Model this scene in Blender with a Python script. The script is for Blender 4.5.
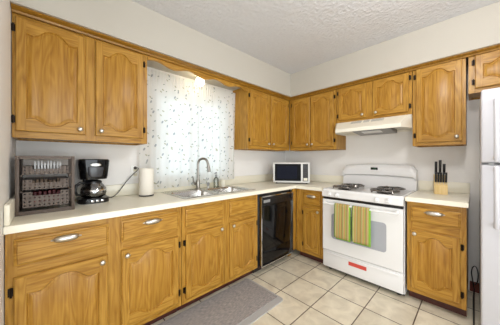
import bpy, bmesh, math, random
from mathutils import Vector, Matrix
random.seed(7)
PI = math.pi
for o in list(bpy.data.objects):
    bpy.data.objects.remove(o)
SC = bpy.context.scene
COL = SC.collection

# ------------------------------------------------------------------ camera, world, lights, exposure
YAW = 0.8101
F_PX = 214.35
cam_d = bpy.data.cameras.new('camera')
cam = bpy.data.objects.new('camera', cam_d)
COL.objects.link(cam)
cam.location = (-2.915, -2.196, 1.236)
cam.rotation_euler = (PI / 2, 0, YAW - PI / 2)
cam_d.sensor_fit = 'HORIZONTAL'
cam_d.sensor_width = 36.0
cam_d.lens = 36.0 * F_PX / 500.0
cam_d.shift_y = -(162.5 - 159.79) / 500.0
cam_d.clip_start = 0.02
SC.camera = cam

world = bpy.data.worlds.new('sky')
SC.world = world
world.use_nodes = True
wn = world.node_tree.nodes
wn['Background'].inputs[0].default_value = (0.86, 0.93, 1.0, 1)
wn['Background'].inputs[1].default_value = 2.4


def area_light(name, loc, aim, size, size_y, power, colour):
    d = bpy.data.lights.new(name, 'AREA')
    d.shape = 'RECTANGLE'
    d.size = size
    d.size_y = size_y
    d.energy = power
    d.color = colour
    o = bpy.data.objects.new(name, d)
    COL.objects.link(o)
    o.location = loc
    o.rotation_euler = (Vector(aim) - Vector(loc)).to_track_quat('-Z', 'Y').to_euler()
    return o


# added soft fill: two unseen area lights behind and left of the camera
area_light('rear_fill', (-2.6, -4.50, 1.05), (-2.0, 0, 1.0), 2.6, 1.9, 54, (0.95, 0.975, 1.0))
area_light('side_fill', (-5.10, -2.6, 1.15), (-0.5, -1.9, 0.9), 2.6, 1.8, 56, (0.93, 0.965, 1.0))

SC.view_settings.view_transform = 'Standard'
SC.view_settings.look = 'None'
SC.view_settings.gamma = 1.0
SC.view_settings.use_curve_mapping = False
SC.view_settings.exposure = 0.08


# ------------------------------------------------------------------ helpers: materials
def lin(c):
    r = []
    for v in c:
        v = v / 255.0
        r.append(v / 12.92 if v <= 0.04045 else ((v + 0.055) / 1.055) ** 2.4)
    return tuple(r) + (1.0,)


MATS = {}


def new_mat(name):
    m = bpy.data.materials.new(name)
    m.use_nodes = True
    MATS[name] = m
    nt = m.node_tree
    return m, nt, nt.nodes, nt.links, nt.nodes['Principled BSDF']


def plain(name, rgb, rough=0.5, metal=0.0, bump=0.0, bscale=60.0, vary=0.04, emit=None, spec=0.5, vscale=9.0):
    m, nt, N, L, P = new_mat(name)
    P.inputs['Roughness'].default_value = rough
    P.inputs['Metallic'].default_value = metal
    P.inputs['Specular IOR Level'].default_value = spec
    tc = N.new('ShaderNodeTexCoord')
    no = N.new('ShaderNodeTexNoise')
    no.inputs['Scale'].default_value = vscale
    no.inputs['Detail'].default_value = 3
    L.new(tc.outputs['Object'], no.inputs['Vector'])
    mx = N.new('ShaderNodeMix')
    mx.data_type = 'RGBA'
    c = lin(rgb)
    mx.inputs[6].default_value = tuple(max(0, v * (1 - vary)) for v in c[:3]) + (1,)
    mx.inputs[7].default_value = tuple(min(1, v * (1 + vary)) for v in c[:3]) + (1,)
    L.new(no.outputs['Fac'], mx.inputs[0])
    L.new(mx.outputs[2], P.inputs['Base Color'])
    if bump:
        n2 = N.new('ShaderNodeTexNoise')
        n2.inputs['Scale'].default_value = bscale
        n2.inputs['Detail'].default_value = 4
        L.new(tc.outputs['Object'], n2.inputs['Vector'])
        b = N.new('ShaderNodeBump')
        b.inputs['Strength'].default_value = bump
        b.inputs['Distance'].default_value = 0.01
        L.new(n2.outputs['Fac'], b.inputs['Height'])
        L.new(b.outputs['Normal'], P.inputs['Normal'])
    if emit:
        P.inputs['Emission Color'].default_value = lin(emit[0])
        P.inputs['Emission Strength'].default_value = emit[1]
    return m


def oak(name, axis, dark=(104, 64, 14), mid=(153, 107, 34), light=(183, 138, 58), rough=0.34, figure=1.0):
    """golden oak, grain running along the given local axis"""
    m, nt, N, L, P = new_mat(name)
    tc = N.new('ShaderNodeTexCoord')
    oi = N.new('ShaderNodeObjectInfo')
    mul = N.new('ShaderNodeVectorMath')
    mul.operation = 'SCALE'
    mul.inputs[0].default_value = (17.3, 29.1, 11.7)
    L.new(oi.outputs['Random'], mul.inputs['Scale'])
    add = N.new('ShaderNodeVectorMath')
    add.operation = 'ADD'
    L.new(tc.outputs['Object'], add.inputs[0])
    L.new(mul.outputs[0], add.inputs[1])

    def stretched(long, cross):
        mp = N.new('ShaderNodeMapping')
        s = [cross, cross, cross]
        s['xyz'.index(axis)] = long
        mp.inputs['Scale'].default_value = s
        L.new(add.outputs[0], mp.inputs['Vector'])
        return mp
    # broad growth figure: contour lines of a stretched noise field give the cathedral arches
    mp = stretched(1.3, 11.0)
    n1 = N.new('ShaderNodeTexNoise')
    n1.inputs['Scale'].default_value = 1.0
    n1.inputs['Detail'].default_value = 2.4
    n1.inputs['Distortion'].default_value = 0.3
    L.new(mp.outputs[0], n1.inputs['Vector'])
    mm = N.new('ShaderNodeMath')
    mm.operation = 'MULTIPLY'
    mm.inputs[1].default_value = 20.0
    L.new(n1.outputs['Fac'], mm.inputs[0])
    fr = N.new('ShaderNodeMath')
    fr.operation = 'PINGPONG'
    fr.inputs[1].default_value = 1.0
    L.new(mm.outputs[0], fr.inputs[0])
    # fine fibres
    mp2 = stretched(4.0, 110.0)
    n2 = N.new('ShaderNodeTexNoise')
    n2.inputs['Scale'].default_value = 1.0
    n2.inputs['Detail'].default_value = 4
    L.new(mp2.outputs[0], n2.inputs['Vector'])
    # slow tone drift
    n3 = N.new('ShaderNodeTexNoise')
    n3.inputs['Scale'].default_value = 2.4
    L.new(add.outputs[0], n3.inputs['Vector'])
    a = N.new('ShaderNodeMath')
    a.operation = 'MULTIPLY_ADD'
    a.inputs[1].default_value = 0.30 * figure
    L.new(fr.outputs[0], a.inputs[0])
    b = N.new('ShaderNodeMath')
    b.operation = 'MULTIPLY_ADD'
    b.inputs[1].default_value = 0.75
    b.inputs[2].default_value = 0.04
    L.new(n2.outputs['Fac'], b.inputs[0])
    L.new(b.outputs[0], a.inputs[2])
    c = N.new('ShaderNodeMath')
    c.operation = 'MULTIPLY_ADD'
    c.inputs[1].default_value = 0.25
    L.new(n3.outputs['Fac'], c.inputs[0])
    L.new(a.outputs[0], c.inputs[2])
    r = N.new('ShaderNodeValToRGB')
    e = r.color_ramp.elements
    e[0].position = 0.22
    e[0].color = lin(dark)
    e[1].position = 0.88
    e[1].color = lin(light)
    k = e.new(0.52)
    k.color = lin(mid)
    L.new(c.outputs[0], r.inputs[0])
    L.new(r.outputs[0], P.inputs['Base Color'])
    P.inputs['Roughness'].default_value = rough
    P.inputs['Specular IOR Level'].default_value = 0.32
    bp_ = N.new('ShaderNodeBump')
    bp_.inputs['Strength'].default_value = 0.12
    bp_.inputs['Distance'].default_value = 0.002
    L.new(n2.outputs['Fac'], bp_.inputs['Height'])
    L.new(bp_.outputs['Normal'], P.inputs['Normal'])
    return m


OV = oak('oak_vertical', 'z')
OH = oak('oak_across', 'x')
OD = oak('oak_deep', 'y')
OP = oak('oak_panel', 'z', dark=(118, 75, 18), mid=(155, 108, 35), light=(182, 136, 56), figure=0.75)
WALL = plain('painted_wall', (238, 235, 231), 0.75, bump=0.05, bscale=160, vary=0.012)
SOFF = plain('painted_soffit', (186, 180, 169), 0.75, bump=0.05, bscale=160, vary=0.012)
CEIL = plain('textured_ceiling', (212, 211, 213), 0.95, bump=1.0, bscale=42, vary=0.07, vscale=45)
WHITE = plain('white_enamel', (230, 229, 228), 0.22, vary=0.006)
WHITEP = plain('white_plastic', (228, 226, 220), 0.4, vary=0.01)
FRIDGEW = plain('fridge_enamel', (196, 195, 200), 0.3, vary=0.006)
OUTW = plain('outlet_white', (250, 249, 245), 0.4, vary=0.005)
MWSHELL = plain('microwave_shell', (212, 210, 206), 0.4, vary=0.01)
HOODW = plain('almond_enamel', (236, 231, 216), 0.3, vary=0.008)
CREAMP = plain('cream_plastic', (232, 226, 206), 0.4, vary=0.01)
LAMI = plain('cream_laminate', (240, 234, 215), 0.28, vary=0.03, vscale=55)
STEEL = plain('brushed_steel', (205, 202, 196), 0.36, 1.0, vary=0.05)
SINKS = plain('sink_steel', (204, 202, 198), 0.2, 1.0, vary=0.05)
NICKEL = plain('satin_nickel', (206, 202, 194), 0.3, 1.0)
TAPS = plain('tap_steel', (156, 152, 145), 0.32, 1.0, vary=0.04)
CHROME = plain('chrome', (225, 225, 225), 0.08, 1.0)
BLACK = plain('black_plastic', (20, 20, 22), 0.3, vary=0.1)
BLACKG = plain('black_glossy_panel', (10, 10, 12), 0.06, vary=0.05, spec=0.35)
IRON = plain('cast_iron', (46, 42, 40), 0.3, 0.6, vary=0.15)
GRATE = plain('worn_grate_metal', (128, 124, 120), 0.18, 0.9, vary=0.25, vscale=30)
DKGREY = plain('dark_grey_plastic', (62, 62, 66), 0.25)
HINGE = plain('dark_bronze_hinge', (42, 32, 24), 0.4, 0.8)
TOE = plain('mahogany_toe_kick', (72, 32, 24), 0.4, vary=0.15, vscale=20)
DKBROWN = plain('dark_brown_kick', (36, 24, 16), 0.7)  # plain dark brown of the dishwasher toe kick
GREYW = plain('grey_oven_glass', (168, 170, 176), 0.12, vary=0.02)
GREYP = plain('grey_plastic', (150, 150, 150), 0.4)
REDL = plain('red_sticker', (208, 74, 62), 0.5, vary=0.03)
BRONZE = plain('bronze_painted_metal', (90, 76, 66), 0.5, 0.1, vary=0.06)
BLOCKW = oak('pale_block_wood', 'z', dark=(206, 170, 104), mid=(226, 194, 128), light=(236, 208, 150), rough=0.5)
MATB = plain('mat_border_grey', (176, 174, 172), 0.9, bump=0.3, bscale=120, vary=0.04)
PAPER = plain('paper_white', (240, 234, 222), 0.9, bump=0.15, bscale=90, vary=0.015)
PACKW = plain('packet_white', (200, 200, 200), 0.5, vary=0.08, vscale=40)
PACKB = plain('packet_brown', (126, 104, 84), 0.6, vary=0.2, vscale=40)
PACKR = plain('packet_dark_red', (104, 30, 34), 0.5, vary=0.2, vscale=40)
LCD = plain('clock_display', (10, 16, 12), 0.15)
DIGIT = plain('green_digit', (80, 120, 96), 0.5, emit=((70, 220, 130), 0.04))
MWBLACK = plain('microwave_door_black', (9, 9, 11), 0.3, spec=0.08)
MWGLASS = plain('microwave_window', (22, 25, 38), 0.4, vary=0.1, spec=0.06)
BULB = plain('lit_bulb', (255, 244, 220), 0.4, emit=((255, 240, 205), 10.0))
DOME = plain('lit_dome', (250, 244, 232), 0.4, emit=((255, 246, 232), 3.0))
VENTG = plain('vent_grey', (176, 174, 168), 0.5)
FILT = plain('hood_filter_mesh', (150, 148, 146), 0.4, 0.6, bump=0.5, bscale=240, vary=0.1)
LENS = plain('lamp_lens', (226, 226, 224), 0.3)
DIRT = plain('garden_ground', (120, 130, 90), 0.9, vary=0.2)


def glass(name, rgb, mixf=0.12):
    m, nt, N, L, P = new_mat(name)
    tr = N.new('ShaderNodeBsdfTransparent')
    tr.inputs[0].default_value = lin(rgb)
    gl = N.new('ShaderNodeBsdfGlossy')
    gl.inputs['Roughness'].default_value = 0.03
    fz = N.new('ShaderNodeFresnel')
    fz.inputs[0].default_value = 1.45
    ad = N.new('ShaderNodeMath')
    ad.operation = 'ADD'
    ad.inputs[1].default_value = mixf
    L.new(fz.outputs[0], ad.inputs[0])
    mx = N.new('ShaderNodeMixShader')
    L.new(ad.outputs[0], mx.inputs[0])
    L.new(tr.outputs[0], mx.inputs[1])
    L.new(gl.outputs[0], mx.inputs[2])
    L.new(mx.outputs[0], N['Material Output'].inputs['Surface'])
    return m


PANE = glass('window_glass', (245, 250, 250), 0.0)
CARAFE = glass('carafe_glass', (215, 215, 217), 0.2)
CLEAR = glass('clear_bottle', (225, 228, 224), 0.05)


def floor_material():
    m, nt, N, L, P = new_mat('ceramic_tiles')
    tc = N.new('ShaderNodeTexCoord')
    mp = N.new('ShaderNodeMapping')
    T = 0.316
    # tile joints on x = -1.305 + k T, y = -0.61 - k T
    mp.inputs['Location'].default_value = (1.305 / T + 20, 0.61 / T + 20, 0)
    mp.inputs['Scale'].default_value = (1 / T, 1 / T, 1)
    L.new(tc.outputs['Object'], mp.inputs['Vector'])
    br = N.new('ShaderNodeTexBrick')
    br.offset = 0.0
    br.squash = 1.0
    br.inputs['Scale'].default_value = 1.0
    br.inputs['Brick Width'].default_value = 1.0
    br.inputs['Row Height'].default_value = 1.0
    br.inputs['Mortar Size'].default_value = 0.013
    br.inputs['Mortar Smooth'].default_value = 0.1
    br.inputs['Bias'].default_value = 0.0
    br.inputs['Color1'].default_value = lin((233, 223, 202))
    br.inputs['Color2'].default_value = lin((223, 213, 192))
    br.inputs['Mortar'].default_value = lin((98, 80, 64))
    L.new(mp.outputs[0], br.inputs['Vector'])
    no = N.new('ShaderNodeTexNoise')
    no.inputs['Scale'].default_value = 9
    no.inputs['Detail'].default_value = 5
    no.inputs['Distortion'].default_value = 0.6
    L.new(tc.outputs['Object'], no.inputs['Vector'])
    rp = N.new('ShaderNodeValToRGB')
    rp.color_ramp.elements[0].position = 0.3
    rp.color_ramp.elements[0].color = (0.80, 0.78, 0.74, 1)
    rp.color_ramp.elements[1].position = 0.65
    rp.color_ramp.elements[1].color = (1.04, 1.04, 1.02, 1)
    L.new(no.outputs['Fac'], rp.inputs[0])
    mx = N.new('ShaderNodeMix')
    mx.data_type = 'RGBA'
    mx.blend_type = 'MULTIPLY'
    mx.inputs[0].default_value = 1.0
    L.new(br.outputs['Color'], mx.inputs[6])
    L.new(rp.outputs[0], mx.inputs[7])
    L.new(mx.outputs[2], P.inputs['Base Color'])
    P.inputs['Roughness'].default_value = 0.38
    b = N.new('ShaderNodeBump')
    b.inputs['Strength'].default_value = 0.6
    b.inputs['Distance'].default_value = 0.003
    b.invert = True
    L.new(br.outputs['Fac'], b.inputs['Height'])
    L.new(b.outputs['Normal'], P.inputs['Normal'])
    return m


def curtain_material():
    """white sheer cloth with scattered grey-green leaf sprigs"""
    m, nt, N, L, P = new_mat('leaf_sprig_sheer')
    tc = N.new('ShaderNodeTexCoord')
    masks = []
    cols = [(172, 178, 170), (198, 194, 172), (180, 184, 188)]
    sx = N.new('ShaderNodeSeparateXYZ')
    L.new(tc.outputs['Object'], sx.inputs[0])
    cx = N.new('ShaderNodeCombineXYZ')
    L.new(sx.outputs['X'], cx.inputs['X'])
    L.new(sx.outputs['Z'], cx.inputs['Y'])
    for i, (rot, sc, off) in enumerate([(0.45, 12.5, 0.0), (-0.6, 10, 3.3), (1.15, 8, 7.1)]):
        mp = N.new('ShaderNodeMapping')
        mp.vector_type = 'TEXTURE'
        mp.inputs['Location'].default_value = (off, off * 0.7, 0)
        mp.inputs['Rotation'].default_value = (0, 0, rot)
        mp.inputs['Scale'].default_value = (1 / (sc * 0.65), 1 / (sc * 1.25), 1.0)
        L.new(cx.outputs[0], mp.inputs['Vector'])
        vo = N.new('ShaderNodeTexVoronoi')
        vo.voronoi_dimensions = '2D'
        vo.inputs['Scale'].default_value = 1.0
        vo.inputs['Randomness'].default_value = 0.95
        L.new(mp.outputs[0], vo.inputs['Vector'])
        lt = N.new('ShaderNodeMath')
        lt.operation = 'LESS_THAN'
        lt.inputs[1].default_value = 0.076
        L.new(vo.outputs['Distance'], lt.inputs[0])
        masks.append((lt, cols[i]))
    base = None
    for lt, c in masks:
        mx = N.new('ShaderNodeMix')
        mx.data_type = 'RGBA'
        if base is None:
            mx.inputs[6].default_value = lin((246, 245, 242))
        else:
            L.new(base.outputs[2], mx.inputs[6])
        mx.inputs[7].default_value = lin(c)
        L.new(lt.outputs[0], mx.inputs[0])
        base = mx
    di = N.new('ShaderNodeBsdfDiffuse')
    tl = N.new('ShaderNodeBsdfTranslucent')
    tp = N.new('ShaderNodeBsdfTransparent')
    L.new(base.outputs[2], di.inputs[0])
    L.new(base.outputs[2], tl.inputs[0])
    L.new(base.outputs[2], tp.inputs[0])
    m1 = N.new('ShaderNodeMixShader')
    m1.inputs[0].default_value = 0.55
    L.new(di.outputs[0], m1.inputs[1])
    L.new(tl.outputs[0], m1.inputs[2])
    m2 = N.new('ShaderNodeMixShader')
    m2.inputs[0].default_value = 0.07
    L.new(m1.outputs[0], m2.inputs[1])
    L.new(tp.outputs[0], m2.inputs[2])
    L.new(m2.outputs[0], N['Material Output'].inputs['Surface'])
    return m


def towel_material():
    """woven stripes of orange, green, yellow and cream along the towel's length"""
    m, nt, N, L, P = new_mat('striped_towel')
    tc = N.new('ShaderNodeTexCoord')
    sp = N.new('ShaderNodeSeparateXYZ')
    L.new(tc.outputs['Object'], sp.inputs[0])
    mr = N.new('ShaderNodeMath')
    mr.operation = 'MULTIPLY'
    mr.inputs[1].default_value = 1 / 0.165
    L.new(sp.outputs['X'], mr.inputs[0])
    rp = N.new('ShaderNodeValToRGB')
    rp.color_ramp.interpolation = 'CONSTANT'
    g, o, y, c, d, r = (106, 142, 50), (186, 136, 84), (172, 164, 88), (182, 170, 120), (140, 146, 82), (172, 124, 84)
    seq = [g, c, y, o, c, d, o, y, r, d, c, o, y, d, r, c, y, g]
    el = rp.color_ramp.elements
    el[0].position = 0
    el[0].color = lin(seq[0])
    el[1].position = 0.93
    el[1].color = lin(g)
    for i in range(1, 17):
        k = el.new(i * 0.055)
        k.color = lin(seq[i])
    L.new(mr.outputs[0], rp.inputs[0])
    L.new(rp.outputs[0], P.inputs['Base Color'])
    P.inputs['Roughness'].default_value = 0.95
    n = N.new('ShaderNodeTexNoise')
    n.inputs['Scale'].default_value = 300
    L.new(tc.outputs['Object'], n.inputs['Vector'])
    b = N.new('ShaderNodeBump')
    b.inputs['Strength'].default_value = 0.3
    b.inputs['Distance'].default_value = 0.003
    L.new(n.outputs['Fac'], b.inputs['Height'])
    L.new(b.outputs['Normal'], P.inputs['Normal'])
    return m


def mat_weave():
    m, nt, N, L, P = new_mat('grey_woven_mat')
    tc = N.new('ShaderNodeTexCoord')
    mp = N.new('ShaderNodeMapping')
    mp.inputs['Scale'].default_value = (30, 190, 1)
    L.new(tc.outputs['Object'], mp.inputs['Vector'])
    n = N.new('ShaderNodeTexNoise')
    n.inputs['Scale'].default_value = 1.0
    n.inputs['Detail'].default_value = 4
    L.new(mp.outputs[0], n.inputs['Vector'])
    r = N.new('ShaderNodeValToRGB')
    r.color_ramp.elements[0].position = 0.35
    r.color_ramp.elements[0].color = lin((126, 124, 126))
    r.color_ramp.elements[1].position = 0.65
    r.color_ramp.elements[1].color = lin((176, 168, 162))
    L.new(n.outputs['Fac'], r.inputs[0])
    L.new(r.outputs[0], P.inputs['Base Color'])
    P.inputs['Roughness'].default_value = 0.95
    b = N.new('ShaderNodeBump')
    b.inputs['Strength'].default_value = 0.4
    b.inputs['Distance'].default_value = 0.003
    L.new(n.outputs['Fac'], b.inputs['Height'])
    L.new(b.outputs['Normal'], P.inputs['Normal'])
    return m


TILE = floor_material()
SHEER = curtain_material()
TOWEL = towel_material()
WEAVE = mat_weave()
TGREEN = plain('green_terry', (126, 172, 58), 0.95, bump=0.3, bscale=200, vary=0.08, vscale=60)


# ------------------------------------------------------------------ helpers: meshes
class MB:
    def __init__(s):
        s.bm = bmesh.new()

    def face(s, pts, m=0):
        try:
            f = s.bm.faces.new([p if isinstance(p, bmesh.types.BMVert) else s.bm.verts.new(p) for p in pts])
            f.material_index = m
            return f
        except ValueError:
            return None

    def box(s, x0, x1, y0, y1, z0, z1, m=0, bev=0.0, seg=2):
        x0, x1 = min(x0, x1), max(x0, x1)
        y0, y1 = min(y0, y1), max(y0, y1)
        z0, z1 = min(z0, z1), max(z0, z1)
        v = [s.bm.verts.new(p) for p in [(x0, y0, z0), (x1, y0, z0), (x1, y1, z0), (x0, y1, z0),
                                         (x0, y0, z1), (x1, y0, z1), (x1, y1, z1), (x0, y1, z1)]]
        fs = [s.bm.faces.new([v[i] for i in q]) for q in
              [(0, 3, 2, 1), (4, 5, 6, 7), (0, 1, 5, 4), (1, 2, 6, 5), (2, 3, 7, 6), (3, 0, 4, 7)]]
        for f in fs:
            f.material_index = m
        if bev > 0:
            es = list({e for f in fs for e in f.edges})
            r = bmesh.ops.bevel(s.bm, geom=es, offset=bev, segments=seg, profile=0.5, affect='EDGES')
            for f in r['faces']:
                f.material_index = m
        return s

    def tube(s, pts, r, seg=10, m=0, closed=False, caps=True):
        pts = [Vector(p) for p in pts]
        n = len(pts)
        rr = r if isinstance(r, (list, tuple)) else [r] * n
        rings = []
        prev = None
        for i, p in enumerate(pts):
            if closed:
                t = pts[(i + 1) % n] - pts[i - 1]
            else:
                t = pts[min(i + 1, n - 1)] - pts[max(i - 1, 0)]
            t.normalize()
            if prev is None:
                a = Vector((0, 0, 1)) if abs(t.z) < 0.9 else Vector((1, 0, 0))
                u = t.cross(a).normalized()
            else:
                u = (prev - t * prev.dot(t)).normalized()
            prev = u
            w = t.cross(u)
            rings.append([s.bm.verts.new(p + (u * math.cos(2 * PI * k / seg) + w * math.sin(2 * PI * k / seg)) * rr[i]) for k in range(seg)])
        for i in range(n if closed else n - 1):
            a, b = rings[i], rings[(i + 1) % n]
            for k in range(seg):
                s.face([a[k], a[(k + 1) % seg], b[(k + 1) % seg], b[k]], m)
        if caps and not closed:
            s.face(list(reversed(rings[0])), m)
            s.face(rings[-1], m)
        return s

    def lathe(s, prof, c=(0, 0, 0), axis='z', seg=24, m=0, sx=1.0, sy=1.0):
        """prof: (radius, height) pairs"""
        c = Vector(c)
        rings = []
        for r, h in prof:
            ring = []
            for k in range(seg):
                a = 2 * PI * k / seg
                p = (r * math.cos(a) * sx, r * math.sin(a) * sy, h)
                if axis == 'y':
                    p = (p[0], -p[2], p[1])
                elif axis == 'x':
                    p = (p[2], p[0], p[1])
                ring.append(s.bm.verts.new(c + Vector(p)))
            rings.append(ring)
        for a, b in zip(rings, rings[1:]):
            for k in range(seg):
                s.face([a[k], a[(k + 1) % seg], b[(k + 1) % seg], b[k]], m)
        if prof[0][0] > 1e-5:
            s.face(list(reversed(rings[0])), m)
        if prof[-1][0] > 1e-5:
            s.face(rings[-1], m)
        return s

    def prism(s, poly, a0, a1, axis='y', m=0):
        """poly in the two other axes (x,z for 'y'; y,z for 'x'; x,y for 'z'), pushed from a0 to a1"""
        def P(q, h):
            return {'y': (q[0], h, q[1]), 'x': (h, q[0], q[1]), 'z': (q[0], q[1], h)}[axis]
        A = [s.bm.verts.new(P(q, a0)) for q in poly]
        B = [s.bm.verts.new(P(q, a1)) for q in poly]
        n = len(poly)
        s.face(A, m)
        s.face(list(reversed(B)), m)
        for i in range(n):
            s.face([A[i], B[i], B[(i + 1) % n], A[(i + 1) % n]], m)
        return s

    def grid(s, rows, m=0):
        V = [[s.bm.verts.new(p) for p in r] for r in rows]
        for a, b in zip(V, V[1:]):
            for k in range(len(a) - 1):
                s.face([a[k], a[k + 1], b[k + 1], b[k]], m)
        return s

    def build(s, name, mats, parent=None, loc=(0, 0, 0), rot=(0, 0, 0), smooth=35, weld=True):
        bm = s.bm
        if weld:
            bmesh.ops.remove_doubles(bm, verts=bm.verts, dist=1e-5)
        bmesh.ops.dissolve_degenerate(bm, edges=bm.edges, dist=1e-6)
        bmesh.ops.recalc_face_normals(bm, faces=bm.faces)
        me = bpy.data.meshes.new(name)
        bm.to_mesh(me)
        bm.free()
        for mt in (mats if isinstance(mats, (list, tuple)) else [mats]):
            me.materials.append(mt)
        if smooth:
            for p in me.polygons:
                p.use_smooth = True
            me.set_sharp_from_angle(angle=math.radians(smooth))
        o = bpy.data.objects.new(name, me)
        COL.objects.link(o)
        o.location = loc
        o.rotation_euler = rot
        if parent is not None:
            o.parent = parent
        return o


def bx(*a, **k):
    return MB().box(*a, **k)


def tag(o, label, cat, group=None):
    o['label'] = label
    o['category'] = cat
    if group:
        o['group'] = group
    return o


def thing(name, label, cat, loc=(0, 0, 0), rz=0.0, group=None):
    o = bpy.data.objects.new(name, None)
    o.empty_display_size = 0.1
    COL.objects.link(o)
    o.location = loc
    o.rotation_euler = (0, 0, rz)
    return tag(o, label, cat, group)


def struct(o):
    o['kind'] = 'structure'
    return o


def copy_tree(o, parent=None):
    c = o.copy()
    COL.objects.link(c)
    if parent is not None:
        c.parent = parent
    for ch in [k for k in COL.objects if k.parent == o and k != c]:
        copy_tree(ch, c)
    return c


def rrect(x0, x1, z0, z1, r, n=6):
    pts = []
    for cx, cz, a0 in [(x1 - r, z1 - r, 0), (x0 + r, z1 - r, PI / 2), (x0 + r, z0 + r, PI), (x1 - r, z0 + r, 1.5 * PI)]:
        for i in range(n + 1):
            a = a0 + (PI / 2) * i / n
            pts.append((cx + r * math.cos(a), cz + r * math.sin(a)))
    return pts


# ------------------------------------------------------------------ the setting
LX = -3.065          # left wall
ZC, ZS, SD = 2.465, 2.141, 0.37
struct(bx(-5.3, 0.15, -4.75, 0.15, -0.08, 0.0).build('floor', TILE))
struct(bx(-5.3, 0.15, -4.75, 0.15, ZC, ZC + 0.08).build('ceiling', CEIL))
WX0, WX1, WZ0, WZ1 = -2.14, -1.24, 1.024, 1.95
w = MB()
w.box(LX - 0.1, WX0, 0.0, 0.14, 0, ZC)
w.box(WX1, 0.15, 0.0, 0.14, 0, ZC)
w.box(WX0, WX1, 0.0, 0.14, 0, WZ0)
w.box(WX0, WX1, 0.0, 0.14, WZ1, ZC)
struct(w.build('wall_back', WALL, weld=False))
struct(bx(0.0, 0.14, -4.75, 0.0, 0, ZC).build('wall_right', WALL))
struct(bx(LX - 0.1, LX, -1.02, 0.0, 0, ZC).build('wall_left', WALL))
w = MB()
w.box(-5.3, LX - 0.1, -1.02, -0.92, 0, ZC)
w.box(-5.3, -5.2, -4.75, -1.02, 0, ZC)
struct(w.build('wall_dining', WALL, weld=False))
w = MB()
w.box(-5.2, -3.9, -4.75, -4.62, 0, ZC)
w.box(-1.3, 0.0, -4.75, -4.62, 0, ZC)
w.box(-3.9, -1.3, -4.75, -4.62, 2.25, ZC)
struct(w.build('wall_front', WALL, weld=False))
# lowered soffit over the cabinets, L-shaped, with a stained strip under its edge
w = MB()
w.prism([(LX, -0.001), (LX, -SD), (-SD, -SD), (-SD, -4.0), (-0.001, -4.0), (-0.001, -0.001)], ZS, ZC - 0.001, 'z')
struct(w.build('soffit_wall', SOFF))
w = MB()
prof = [(0.296, ZS - 0.001), (0.352, ZS - 0.001), (0.352, ZS - 0.008), (0.336, ZS - 0.016), (0.322, ZS - 0.019), (0.318, ZS - 0.030), (0.296, ZS - 0.030)]
rows = []
for d, z in prof + prof[:1]:
    rows.append([(LX + 0.003, -d, z), (-d, -d, z), (-d, -3.15, z)])
w.grid(rows)
tr = w.build('trim_1', oak('stained_moulding', 'x', dark=(88, 54, 10), mid=(132, 92, 26), light=(158, 114, 40)))
struct(tr)
struct(bx(-0.016, -0.001, -4.2, -2.16, 0.0, 0.09).build('baseboard_right', plain('mahogany_baseboard', (112, 52, 40), 0.4, vary=0.1)))

# kitchen window: frame, sash bar, pane
w = MB()
w.box(WX0 + .002, WX0 + .045, 0.06, 0.11, WZ0 + .002, WZ1 - .002)
w.box(WX1 - .045, WX1 - .002, 0.06, 0.11, WZ0 + .002, WZ1 - .002)
w.box(WX0 + .045, WX1 - .045, 0.06, 0.11, WZ0 + .002, WZ0 + .045)
w.box(WX0 + .045, WX1 - .045, 0.06, 0.11, WZ1 - .045, WZ1 - .002)
w.box(-1.705, -1.675, 0.065, 0.105, WZ0 + .045, WZ1 - .045)
wf = struct(w.build('window_1', WHITEP, weld=False))
bx(WX0 + .045, WX1 - .045, 0.083, 0.087, WZ0 + .045, WZ1 - .045).build('pane', PANE, wf)
# made-up patio doors, unseen behind the camera, added to go with the fill
w = MB()
for a, b in [(-3.895, -3.83), (-2.63, -2.57), (-1.37, -1.305)]:
    w.box(a, b, -4.72, -4.66, 0.005, 2.245)
w.box(-3.83, -1.37, -4.72, -4.66, 0.005, 0.08)
w.box(-3.83, -1.37, -4.72, -4.66, 2.18, 2.245)
pf = struct(w.build('added_window', WHITEP, weld=False))
bx(-3.83, -1.37, -4.692, -4.688, 0.08, 2.18).build('pane', PANE, pf)


# ------------------------------------------------------------------ cabinets
def bump_curve(u, h):
    u = abs(u)
    if u > 0.76:       # low shoulder that lifts a little toward the stile
        return 0.10 * h * (u - 0.76) / 0.24
    return h * 0.5 * (1 + math.cos(PI * (u / 0.76) ** 1.35))


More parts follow.
